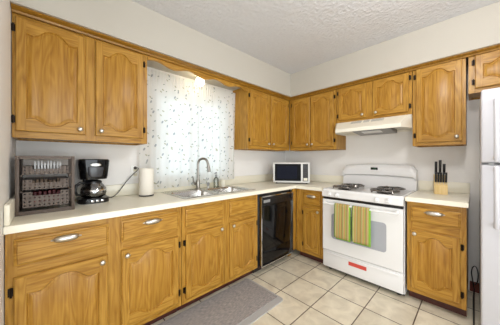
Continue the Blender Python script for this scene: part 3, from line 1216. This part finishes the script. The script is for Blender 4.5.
for hx in (0.040, SW - 0.040):
    w.tube([(hx, -0.655, 0.775), (hx, -0.690, 0.772), (hx, -0.704, 0.764)], [0.017, 0.016, 0.0125], 10)
w.build('door_handle', WHITE, od)
# storage drawer
w = MB()
w.box(0.003, SW - 0.003, -0.600, -0.648, 0.052, 0.236, bev=0.005)
w.box(0.03, SW - 0.03, -0.646, -0.658, 0.196, 0.222, bev=0.005)
dr = w.build('storage_drawer', WHITE, st, weld=False)
bx(1.292 - SY, 1.464 - SY, -0.6475, -0.6492, 0.148, 0.186).build('red_sticker', REDL, dr)
w = MB()
w.box(0.003, SW - 0.003, -0.56, -0.58, 0.012, 0.052)
w.build('kick_plate', BLACK, st)


def grate(gx):
    b = MB()
    r = 0.0074
    z = 0.027
    for cy in (-0.118, 0.118):
        ring = [(0.124 * math.cos(a), cy + 0.104 * math.sin(a), z) for a in [2 * PI * i / 20 for i in range(20)]]
        b.tube(ring, r, 8, closed=True)
        for k in range(4):
            a = PI / 4 + k * PI / 2
            p = [(math.cos(a) * 0.025, cy + math.sin(a) * 0.025, z + 0.007), (math.cos(a) * 0.07, cy + math.sin(a) * 0.07, z + 0.009),
                 (math.cos(a) * 0.118, cy + math.sin(a) * 0.116, z), (math.cos(a) * 0.132, cy + math.sin(a) * 0.128, z - 0.0205)]
            b.tube(p, [r, r, r, r * 0.9], 8)
        for k in range(4):
            a = k * PI / 2
            b.tube([(math.cos(a) * 0.04, cy + math.sin(a) * 0.04, z + 0.006), (math.cos(a) * 0.124, cy + math.sin(a) * 0.104, z)], r * 0.9, 8)
    b.tube([(-0.03, -0.018, z), (-0.03, 0.018, z)], r, 8)
    b.tube([(0.03, -0.018, z), (0.03, 0.018, z)], r, 8)
    return b.build('burner_grate', GRATE, st, (gx, -0.355, 0.9055), weld=False)


for gx in (0.170, 0.566):
    grate(gx)
    for by in (-0.473, -0.237):
        b = MB()
        b.lathe([(0.0, 0.0), (0.070, 0.0), (0.066, -0.0) if False else (0.066, 0.004), (0.045, 0.003), (0.032, 0.006), (0.030, 0.018), (0.034, 0.020), (0.034, 0.026), (0.0, 0.027)], seg=24, m=0)
        b.build('burner', [IRON], st, (gx, by, 0.9055))


# ------------------------------------------------------------------ towels on the oven handle
def towel(y0, wdt, zf, label, seed):
    rnd = random.Random(seed)
    b = MB()
    zb = zf - 0.02
    prof = []
    th = 0.004
    # local: x along the bar, y toward the room is negative, origin on the bar axis
    R_ = 0.0170
    for i in range(9):
        prof.append((R_ + 0.002 + 0.003 * (i / 8.0), zb + (-0.0 - zb) * i / 8.0))
    for i in range(1, 8):
        a = PI * i / 8
        prof.append((R_ * math.cos(a), R_ * math.sin(a)))
    for i in range(15):
        prof.append((-R_ - 0.002 - 0.004 * math.sin(i / 14 * 2.2), zf * i / 14.0))
    nx = 14
    rows = []
    for q, (yy, zz) in enumerate(prof):
        row = []
        for i in range(nx + 1):
            u = i / nx
            wob = 0.0035 * math.sin(u * 9 + seed) * min(1, abs(zz) / 0.25) if zz < 0 and yy < 0 else 0.0
            row.append((u * wdt, yy - abs(wob), zz))
        rows.append(row)
    b.grid(rows)
    root = b.build('dish_towel', TOWEL, None, (-0.7052, -y0, 0.764), (0, 0, R9), smooth=60)
    sol = root.modifiers.new('thickness', 'SOLIDIFY')
    sol.thickness = 0.003
    sol.offset = 0
    tag(root, label, 'towel', 'striped towels on the oven handle')
    # green terry hem showing past the right and lower edge
    b = MB()
    pr = []
    for i in range(9):
        pr.append((-R_ + 0.0015, -0.004 + (zf - 0.010) * i / 8))
    rows = [[(wdt * (0.10 + 0.9 * k / 6) + 0.012 * (k / 6.0), y, z) for k in range(7)] for y, z in pr]
    b.grid(rows)
    h = b.build('towel_lining', TGREEN, root)
    s2 = h.modifiers.new('thickness', 'SOLIDIFY')
    s2.thickness = 0.003
    s2.offset = 0
    return root


towel(1.178, 0.150, -0.335, 'left one of the two striped orange and green towels on the oven handle', 2)
towel(1.356, 0.156, -0.332, 'right one of the two striped towels on the oven handle, hanging by the grey window', 5)

# ------------------------------------------------------------------ range hood
hd = thing('range_hood', 'almond white under-cabinet range hood above the stove', 'range hood', (0, -1.006, 0), R9)
HW = 0.759
ZH1, ZH0 = 1.683, 1.552
ZL = 1.590
w = MB()
yb, yc, yl, c_ = -0.003, -0.318, -0.455, 0.058
T = [(0, yb, ZH1), (0, yc, ZH1), (c_ * .4, yc - .01, ZH1), (HW - c_ * .4, yc - .01, ZH1), (HW, yc, ZH1), (HW, yb, ZH1)]
M = [(0, yb, 1.628), (0, yc, 1.628), (c_, yl, ZL), (HW - c_, yl, ZL), (HW, yc, 1.628), (HW, yb, 1.628)]
Bm = [(p[0], p[1], ZH0) for p in M]
inn = [(min(max(p[0], 0.014), HW - 0.014), p[1] + (0.014 if p[1] < -0.1 else -0.004), ZH0) for p in M]
up = [(p[0], p[1], ZH0 + 0.022) for p in inn]
for A_, B_ in ((T, M), (M, Bm), (Bm, inn), (inn, up)):
    for i in range(5):
        w.face([A_[i], A_[i + 1], B_[i + 1], B_[i]])
w.face(T)
w.face(up)
w.face([T[0], T[5], M[5], M[0]])
w.face([M[0], M[5], Bm[5], Bm[0]])
w.build('hood_shell', HOODW, hd, smooth=25)
f = MB()
f.prism([(-0.36, ZH0 + 0.021), (-0.36, ZH0 + 0.004), (-0.10, ZH0 - 0.020), (-0.08, ZH0 - 0.016), (-0.08, ZH0 + 0.021)], 0.215, 0.590, 'x')
fl = f.build('grease_filter', FILT, hd)
f = MB()
f.prism([(-0.330, ZH0 + 0.0008), (-0.330, ZH0 - 0.004), (-0.230, ZH0 - 0.0135), (-0.230, ZH0 - 0.008)], 0.30, 0.49, 'x')
f.build('lamp_lens', LENS, fl)
sl = math.atan2(0.127, 0.093)
for a, b_ in [(0.20, 0.315), (0.335, 0.395), (0.415, 0.535)]:
    w = MB()
    nn = 9 if b_ - a > 0.08 else 4
    for k in range(nn):
        q0 = a + (b_ - a) * k / nn
        w.box(q0 - a, q0 - a + (b_ - a) / nn * 0.7, -0.002, 0.0015, -0.050, 0.0)
    w.build('vent_slots', VENTG, hd, (a, -0.335, ZH1 - 0.006), (-sl, 0, 0), weld=False)

# ------------------------------------------------------------------ refrigerator
fr = thing('refrigerator', 'tall white top-freezer refrigerator at the right edge', 'refrigerator', (0, -2.222, 0), R9)
FW = 0.76
bx(0, FW, -0.05, -0.715, 0.03, 1.695, bev=0.006).build('fridge_body', FRIDGEW, fr)
fd = bx(0.0, FW, -0.722, -0.800, 0.085, 1.203, bev=0.012, seg=3).build('fridge_door', FRIDGEW, fr)
zd = bx(0.0, FW, -0.722, -0.800, 1.217, 1.705, bev=0.012, seg=3).build('freezer_door', FRIDGEW, fr)
bx(0.005, FW - .005, -0.716, -0.722, 0.09, 1.69).build('door_gasket', GREYP, fr)
bx(0.01, FW - .01, -0.68, -0.712, 0.012, 0.075).build('base_grille', GREYP, fr)
for par, za, zb in [(zd, 1.235, 1.62), (fd, 0.80, 1.185)]:
    b = MB()
    hx = 0.068
    b.tube([(hx, -0.800, za + .02), (hx, -0.828, za), (hx, -0.846, za + .035), (hx, -0.848, (za + zb) / 2), (hx, -0.846, zb - .035), (hx, -0.828, zb), (hx, -0.800, zb - .02)],
           [0.013, 0.013, 0.013, 0.013, 0.013, 0.013, 0.013], 12)
    b.build('handle', FRIDGEW, par, smooth=60)
bx(0.035, 0.060, -0.798, -0.806, 1.204, 1.216).build('hinge_clip', GREYP, fr)
for fx in (0.06, FW - 0.06):
    for fy in (-0.10, -0.66):
        MB().lathe([(0.02, 0), (0.02, 0.031)], (fx, fy, 0), seg=12).build('foot', BLACK, fr)

# cord between the fridge and the base cabinet
pts = []
for i in range(17):
    a = -0.5 + (2 * PI * 0.8) * i / 16
    pts.append((-0.060 - 0.004 * i / 16, -2.193 - 0.022 * math.sin(a), 0.175 - 0.085 * math.cos(a)))
pts += [(-0.075, -2.19, 0.05), (-0.10, -2.186, 0.012), (-0.16, -2.184, 0.006), (-0.36, -2.186, 0.006), (-0.60, -2.188, 0.006), (-0.70, -2.19, 0.006)]
tag(MB().tube(pts, 0.0038, 8).build('power_cord', BLACK), 'black power cord looped on the floor beside the refrigerator', 'cord')

# ------------------------------------------------------------------ microwave in the corner
ma = math.radians(-56)
mw = thing('microwave_oven', 'small white microwave standing diagonally in the counter corner', 'microwave', (-0.672, -0.298, CT + 0.0005), ma)
MW, MD, MH = 0.482, 0.32, 0.272
z0 = 0.014
w = MB()
w.box(0.002, MW - 0.002, 0.02, MD, z0, z0 + MH - 0.002, bev=0.004)
w.build('microwave_body', MWSHELL, mw)
w = MB()
w.box(0.0, MW, 0.0, 0.0195, z0, z0 + 0.024, bev=0.003)
w.box(0.0, MW, 0.0, 0.0195, z0 + MH - 0.020, z0 + MH, bev=0.003)
w.box(0.0, 0.022, 0.0, 0.0195, z0 + 0.024, z0 + MH - 0.020)
w.box(MW - 0.022, MW, 0.0, 0.0195, z0 + 0.024, z0 + MH - 0.020)
w.box(0.368, 0.392, 0.0, 0.0195, z0 + 0.024, z0 + MH - 0.020)
w.build('front_frame', MWSHELL, mw, weld=False)
d = bx(0.022, 0.368, 0.003, 0.0195, z0 + 0.024, z0 + MH - 0.020).build('door', MWBLACK, mw)
bx(0.055, 0.318, 0.0015, 0.003, z0 + 0.055, z0 + MH - 0.048).build('door_window', MWGLASS, d)
cp = bx(0.392, MW - 0.022, 0.003, 0.0195, z0 + 0.024, z0 + MH - 0.020).build('control_panel', BLACK, mw)
bx(0.400, MW - 0.030, 0.0015, 0.003, z0 + MH - 0.055, z0 + MH - 0.034).build('display', LCD, cp)
for r in range(4):
    for c in range(3):
        bx(0.400 + c * 0.0205, 0.416 + c * 0.0205, 0.0015, 0.003, z0 + 0.088 + r * 0.027, z0 + 0.107 + r * 0.027).build('key', IRON, cp)
bx(0.402, MW - 0.030, 0.0, 0.003, z0 + 0.030, z0 + 0.066, bev=0.002).build('open_button', CREAMP, cp)
for fx in (0.04, MW - 0.04):
    for fy in (0.05, MD - 0.05):
        MB().lathe([(0.012, 0), (0.014, z0 + .001)], (fx, fy, 0), seg=10).build('foot', BLACK, mw)

# ------------------------------------------------------------------ knife block
kb = thing('knife_block', 'pale wooden block of black-handled knives on the short counter', 'knife block', (-0.205, -1.968, CT + 0.0005), R9 + 0.18)
w = MB()
w.prism([(-0.055, 0.0), (0.045, 0.0), (0.045, 0.180), (0.0, 0.165), (-0.012, 0.120), (-0.055, 0.074)], -0.046, 0.046, 'x')
w.build('block', BLOCKW, kb)


def knife(x, y, z, ln, wd, th, name='knife'):
    k = thing(name, '', 'knife', (0, 0, 0))
    return k


def handle_mesh(ln, wd, th):
    b = MB()
    pr = [(0.0, 0.85), (0.10, 0.80), (0.35, 1.0), (0.7, 0.92), (0.92, 1.05), (1.0, 0.75)]
    rows = []
    for u, s_ in pr:
        rows.append([(math.copysign(1, math.cos(a)) * th / 2 * abs(math.cos(a)) ** 0.6, math.copysign(1, math.sin(a)) * wd / 2 * s_ * abs(math.sin(a)) ** 0.6, u * ln)
                     for a in [2 * PI * i / 12 for i in range(12)]])
    V = [[b.bm.verts.new(p) for p in r] for r in rows]
    for a, c in zip(V, V[1:]):
        for i in range(12):
            b.face([a[i], a[(i + 1) % 12], c[(i + 1) % 12], c[i]])
    b.face(V[0])
    b.face(V[-1])
    return b


KLAB = ['big black-handled knife at the left of the block', 'tallest black-handled knife standing in the middle of the block', 'black-handled knife at the right of the back row in the block']
ca, sa = math.cos(R9 + 0.18), math.sin(R9 + 0.18)


def place_knife(kx, ky, kz, ln, wd, th, lean, label, group, name='kitchen_knife'):
    px = -0.205 + ca * kx - sa * ky
    py = -1.968 + sa * kx + ca * ky
    t = thing(name, label, 'knife', (px, py, CT + kz), R9 + 0.18, group)
    t.rotation_euler = (lean, 0, R9 + 0.18)
    b = MB()
    b.box(-0.0012, 0.0012, -wd * 0.4, wd * 0.4, -0.012, 0.014)
    b.build('blade', STEEL, t)
    handle_mesh(ln, wd, th).build('handle', BLACK, t, (0, 0, 0.012), smooth=50)
    w = MB()
    for u in (0.25, 0.5, 0.75):
        w.lathe([(0.0028, -0.0005), (0.0028, th + 0.001)], (0, 0, 0), 'x', 8)
        for v in w.bm.verts:
            if v.co.z < 0.01 and not v.tag:
                v.co.x -= th / 2
                v.co.z += ln * u + 0.012
                v.tag = True
    w.build('rivets', STEEL, t, weld=False)


for kx, ln, lab in [(-0.030, 0.116, KLAB[0]), (-0.001, 0.130, KLAB[1]), (0.028, 0.094, KLAB[2])]:
    place_knife(kx, 0.022, 0.178, ln, 0.028, 0.021, 0.12, lab, 'large knives in the knife block')
for i in range(5):
    place_knife(-0.036 + i * 0.018, -0.034, 0.102, 0.092, 0.018, 0.0155, 0.16, 'slim steak knife in the front row of the knife block', 'steak knives in the knife block', 'steak_knife')

# ------------------------------------------------------------------ coffee maker
cm = thing('coffee_maker', 'black drip coffee maker with glass carafe between the organizer and outlet', 'coffee maker', (-2.654, -0.150, CT + 0.0005), 0.06)
w = MB()
w.prism(rrect(-0.094, 0.094, -0.115, 0.085, 0.055, 8), 0.0, 0.034, 'z')
w.build('base', BLACK, cm)
for k in range(3):
    bx(-0.03 + k * 0.03, -0.012 + k * 0.03, -0.113, -0.1185, 0.010, 0.024, bev=0.001).build('button', CHROME, cm)
MB().lathe([(0.0, 0.034), (0.058, 0.034), (0.058, 0.039), (0.0, 0.039)], (0, -0.035, 0), seg=28).build('warming_plate', IRON, cm)
w = MB()
w.prism(rrect(-0.050, 0.050, 0.052, 0.088, 0.015, 5), 0.034, 0.20, 'z')
w.build('back_column', BLACK, cm)
# tank and brew head, widening to the top
w = MB()
R = []
for z, ex, ey in [(0.176, 0.084, 0.0), (0.200, 0.088, 0.004), (0.306, 0.098, 0.008), (0.320, 0.098, 0.008), (0.326, 0.092, 0.003)]:
    R.append([(x, y, z) for x, y in rrect(-ex, ex, -0.098 - ey, 0.088, 0.05, 8)])
w.face(R[0])
for a, c in zip(R, R[1:]):
    for i in range(len(a)):
        j = (i + 1) % len(a)
        w.face([a[i], a[j], c[j], c[i]])
w.face(R[-1])
w.build('brew_head', BLACKG, cm)
w = MB()
R = []
for z, r in [(0.196, 0.036), (0.200, 0.040), (0.252, 0.050), (0.268, 0.046)]:
    R.append([(r * math.cos(a), -0.104 - 0.012 * math.sin(PI * k / 10) * (r / .05), z) for k, a in enumerate([PI * q / 10 for q in range(11)])])
w.grid(R)
bd = w.build('filter_door', DKGREY, cm)
w = MB()
w.lathe([(0.0, 0.0), (0.034, 0.0), (0.034, 0.004), (0.030, 0.006), (0.0, 0.006)], axis='y', seg=24, sy=0.32)
w.build('badge', STEEL, cm, (0.0, -0.1065, 0.284))
# carafe
ca_ = MB()
ca_.lathe([(0.0, 0.0), (0.060, 0.0), (0.077, 0.010), (0.083, 0.035), (0.080, 0.065), (0.064, 0.092), (0.050, 0.104), (0.051, 0.112)], seg=32)
cf = ca_.build('carafe', CARAFE, cm, (0, -0.038, 0.040), smooth=60)
b = MB()
b.lathe([(0.0, 0.128), (0.040, 0.126), (0.052, 0.118), (0.053, 0.106), (0.049, 0.104), (0.0, 0.110)], seg=28)
b.build('carafe_lid', BLACK, cf)
b = MB()
b.lathe([(0.0815, 0.060), (0.0835, 0.056), (0.0845, 0.048), (0.0820, 0.048), (0.0805, 0.060)], seg=28)
b.build('carafe_band', CHROME, cf)
b = MB()
b.tube([(-0.048, -0.01, 0.113), (-0.086, -0.022, 0.112), (-0.110, -0.030, 0.094), (-0.115, -0.032, 0.055), (-0.104, -0.028, 0.028), (-0.078, -0.02, 0.024)], [0.010, 0.010, 0.0105, 0.0105, 0.009, 0.007], 10)
b.build('carafe_handle', BLACK, cf, smooth=60)
# cord to the outlet (part of the coffee maker) in its local frame
iv = cm.rotation_euler.to_matrix().to_4x4()
iv.translation = Vector(cm.location)
iv = iv.inverted()
wp = [(-2.560, -0.085, CT + 0.03), (-2.53, -0.075, CT + 0.008), (-2.50, -0.068, CT + 0.008), (-2.455, -0.055, CT + 0.045), (-2.40, -0.045, CT + 0.12), (-2.345, -0.045, CT + 0.185),
      (-2.305, -0.050, CT + 0.225), (-2.298, -0.045, CT + 0.245), (-2.310, -0.030, CT + 0.246)]
sm = []
for i in range(len(wp) - 1):
    p0, p1, p2, p3 = [Vector(wp[min(max(j, 0), len(wp) - 1)]) for j in (i - 1, i, i + 1, i + 2)]
    for q in range(5):
        t_ = q / 5
        sm.append(0.5 * ((2 * p1) + (-p0 + p2) * t_ + (2 * p0 - 5 * p1 + 4 * p2 - p3) * t_ ** 2 + (-p0 + 3 * p1 - 3 * p2 + p3) * t_ ** 3))
sm.append(Vector(wp[-1]))
cd_ = MB().tube([iv @ p for p in sm], 0.0035, 8).build('power_cord', BLACK, cm, smooth=60)
b = MB()
b.tube([iv @ Vector((-2.311, -0.034, CT + 0.246)), iv @ Vector((-2.311, -0.0085, CT + 0.246))], [0.009, 0.015], 10)
b.build('plug', BLACK, cd_)

# wall outlet
ot = thing('wall_outlet', 'white double wall outlet with a black plug in it', 'outlet', (-2.311, -0.0005, 1.120))
bx(-0.036, 0.036, 0.0, -0.005, -0.060, 0.060, bev=0.002).build('cover_plate', OUTW, ot)
for z in (-0.022, 0.022):
    s_ = MB()
    s_.prism(rrect(-0.017, 0.017, z - 0.015, z + 0.015, 0.008, 4), -0.005, -0.0068, 'y')
    so = s_.build('socket', CREAMP, ot)
    if z < 0:
        w = MB()
        w.box(-0.008, -0.006, -0.0066, -0.0072, z - 0.003, z + 0.007)
        w.box(0.006, 0.008, -0.0066, -0.0072, z - 0.003, z + 0.007)
        w.build('slots', BLACK, so, weld=False)

# ------------------------------------------------------------------ paper towel roll
pt = thing('paper_towel_holder', 'plain off-white upright paper towel roll on a dark base near the curtain', 'paper towel', (-2.262, -0.162, CT + 0.0005))
MB().lathe([(0.0, 0), (0.060, 0), (0.062, 0.004), (0.060, 0.010), (0.0, 0.010)], seg=32).build('base', BLACK, pt)
MB().lathe([(0.0, 0.011), (0.058, 0.011), (0.061, 0.014), (0.060, 0.240), (0.057, 0.245), (0.022, 0.245), (0.022, 0.241), (0.0, 0.241)], seg=36).build('roll', PAPER, pt, smooth=50)
MB().lathe([(0.006, 0.240), (0.006, 0.248), (0.009, 0.251), (0.006, 0.255), (0.0, 0.256)], seg=12).build('post', WHITEP, pt)

# ------------------------------------------------------------------ tiered organizer with perforated drawers
OX0, OX1, OYF, OYB = -3.0425, -2.780, -0.405, -0.12
og = thing('drawer_organizer', 'bronze metal three-drawer countertop organizer with perforated drawers', 'organizer', ((OX0 + OX1) / 2, OYF, CT + 0.0005))
OWD = OX1 - OX0
hw = OWD / 2
OHT = 0.345
w = MB()
fw = 0.017
for sx in (-1, 1):
    a, b_ = sorted((sx * hw, sx * (hw - fw)))
    w.box(a, b_, 0.0, 0.020, 0.0, OHT, bev=0.002)
    w.box(a, b_, 0.262, 0.282, 0.0, OHT, bev=0.002)
    w.box(a, b_, 0.020, 0.262, OHT - 0.02, OHT)
    w.box(a, b_, 0.020, 0.262, 0.0, 0.02)
w.box(-hw + fw, hw - fw, 0.0, 0.282, OHT - 0.020, OHT)
w.box(-hw + fw, hw - fw, 0.0, 0.020, 0.0, 0.022)
w.box(-hw + fw, hw - fw, 0.262, 0.282, 0.0, 0.022)
w.build('frame', BRONZE, og, weld=False)
for rz_ in (0.137, 0.228):
    w = MB()
    for sx in (-1, 1):
        a, b_ = sorted((sx * (hw - fw), sx * (hw - fw - 0.012)))
        w.box(a, b_, 0.004, 0.262, rz_ - 0.004, rz_)
    w.build('shelf_rail', BRONZE, og, weld=False)


def perforated(parent, z0, h, rows_, yo):
    """drawer with a round-holed front, scooped in the middle, and plain sides"""
    b = MB()
    x0, x1 = -hw + fw + 0.011, hw - fw - 0.011
    W_ = x1 - x0
    cx0, cx1 = -0.062, 0.062       # scoop
    sc = 0.022
    cell = 0.0215
    nx_ = int(round(W_ / cell))
    cw = W_ / nx_
    chh = h / rows_
    def quadhole(ax, az, bw, bh, r):
        n_ = 8
        cx, cz = ax + bw / 2, az + bh / 2
        inner = [(cx + r * math.cos(2 * PI * k / n_ + PI / 8), cz + r * math.sin(2 * PI * k / n_ + PI / 8)) for k in range(n_)]
        cor = []
        for k in range(n_):
            a = 2 * PI * k / n_ + PI / 8
            u, v = math.cos(a), math.sin(a)
            if abs(u) > abs(v):
                cor.append((cx + math.copysign(bw / 2, u), cz + math.copysign(bh / 2, v)))
            else:
                cor.append((cx + math.copysign(bw / 2, u), cz + math.copysign(bh / 2, v)))
        for k in range(n_):
            j = (k + 1) % n_
            pts_ = [(cor[k][0], yo, cor[k][1]), (cor[j][0], yo, cor[j][1]), (inner[j][0], yo, inner[j][1]), (inner[k][0], yo, inner[k][1])]
            if cor[k] == cor[j]:
                pts_ = [pts_[0], pts_[2], pts_[3]]
            b.face(pts_)
            b.face([(inner[k][0], yo, inner[k][1]), (inner[j][0], yo, inner[j][1]), (inner[j][0], yo + 0.0015, inner[j][1]), (inner[k][0], yo + 0.0015, inner[k][1])])
    for i in range(nx_):
        for j in range(rows_):
            ax, az = x0 + i * cw, z0 + j * chh
            top_ = j == rows_ - 1
            mid_ = cx0 < ax + cw / 2 < cx1
            if top_ and mid_:
                continue
            if False:
                b.face([(ax, yo, az), (ax + cw, yo, az), (ax + cw, yo, az + chh), (ax, yo, az + chh)])
            else:
                quadhole(ax, az, cw, chh, min(cw, chh) * 0.22)
    # sides, bottom, back
    zt = z0 + h
    b.box(x0, x0 + 0.0015, yo, 0.255, z0, zt)
    b.box(x1 - 0.0015, x1, yo, 0.255, z0, zt)
    b.box(x0, x1, yo + 0.001, 0.255, z0, z0 + 0.0015)
    b.box(x0, x1, 0.2535, 0.255, z0, zt)
    return b.build('drawer', BRONZE, parent, smooth=0, weld=False)


perforated(og, 0.042, 0.090, 4, 0.002)
perforated(og, 0.146, 0.058, 3, 0.006)
perforated(og, 0.234, 0.050, 3, 0.006)


def packet(name, label, cat, group, x, y, z, sx, sy, sz, rx, rz_, mat):
    b = MB()
    b.box(-sx / 2, sx / 2, -sy / 2, sy / 2, 0, sz, bev=min(sx, sy, sz) * 0.3, seg=2)
    o = b.build(name, mat, None, (og.location.x + x, og.location.y + y, og.location.z + z), (rx, 0, rz_))
    return tag(o, label, cat, group)


rnd = random.Random(5)
for i in range(9):
    packet('white_packet', 'small white packet standing in the top drawer of the organizer', 'packet', 'white packets in the top drawer',
           -0.052 + i * 0.0145, 0.070, 0.2375, 0.010, 0.05, 0.074 + rnd.uniform(-.006, .006), -0.05, rnd.uniform(-.06, .06), PACKW)
for i in range(7):
    packet('brown_packet', 'small brown packet in the middle drawer of the organizer', 'packet', 'brown packets in the middle drawer',
           -0.060 + i * 0.019, 0.110, 0.1495, 0.013, 0.06, 0.048 + rnd.uniform(-.006, .006), 0.0, rnd.uniform(-.06, .06), PACKB)
for i in range(6):
    packet('red_packet', 'dark red packet in the deep bottom drawer of the organizer', 'packet', 'red packets in the bottom drawer',
           -0.055 + i * 0.0225, 0.130, 0.0455, 0.018, 0.07, 0.080 + rnd.uniform(-.006, .004), 0.0, rnd.uniform(-.05, .05), PACKR)

# ------------------------------------------------------------------ floor mat
mt = thing('floor_mat', 'grey woven kitchen mat with pale border on the tiles before the sink', 'mat', (0, 0, 0.0005))
w = MB()
w.prism(rrect(-2.62, -1.395, -1.035, -0.565, 0.03, 5), 0.0, 0.008, 'z')
w.build('border', MATB, mt)
w = MB()
w.prism(rrect(-2.565, -1.415, -0.975, -0.575, 0.008, 3), 0.0082, 0.0115, 'z')
w.build('woven_field', WEAVE, mt)
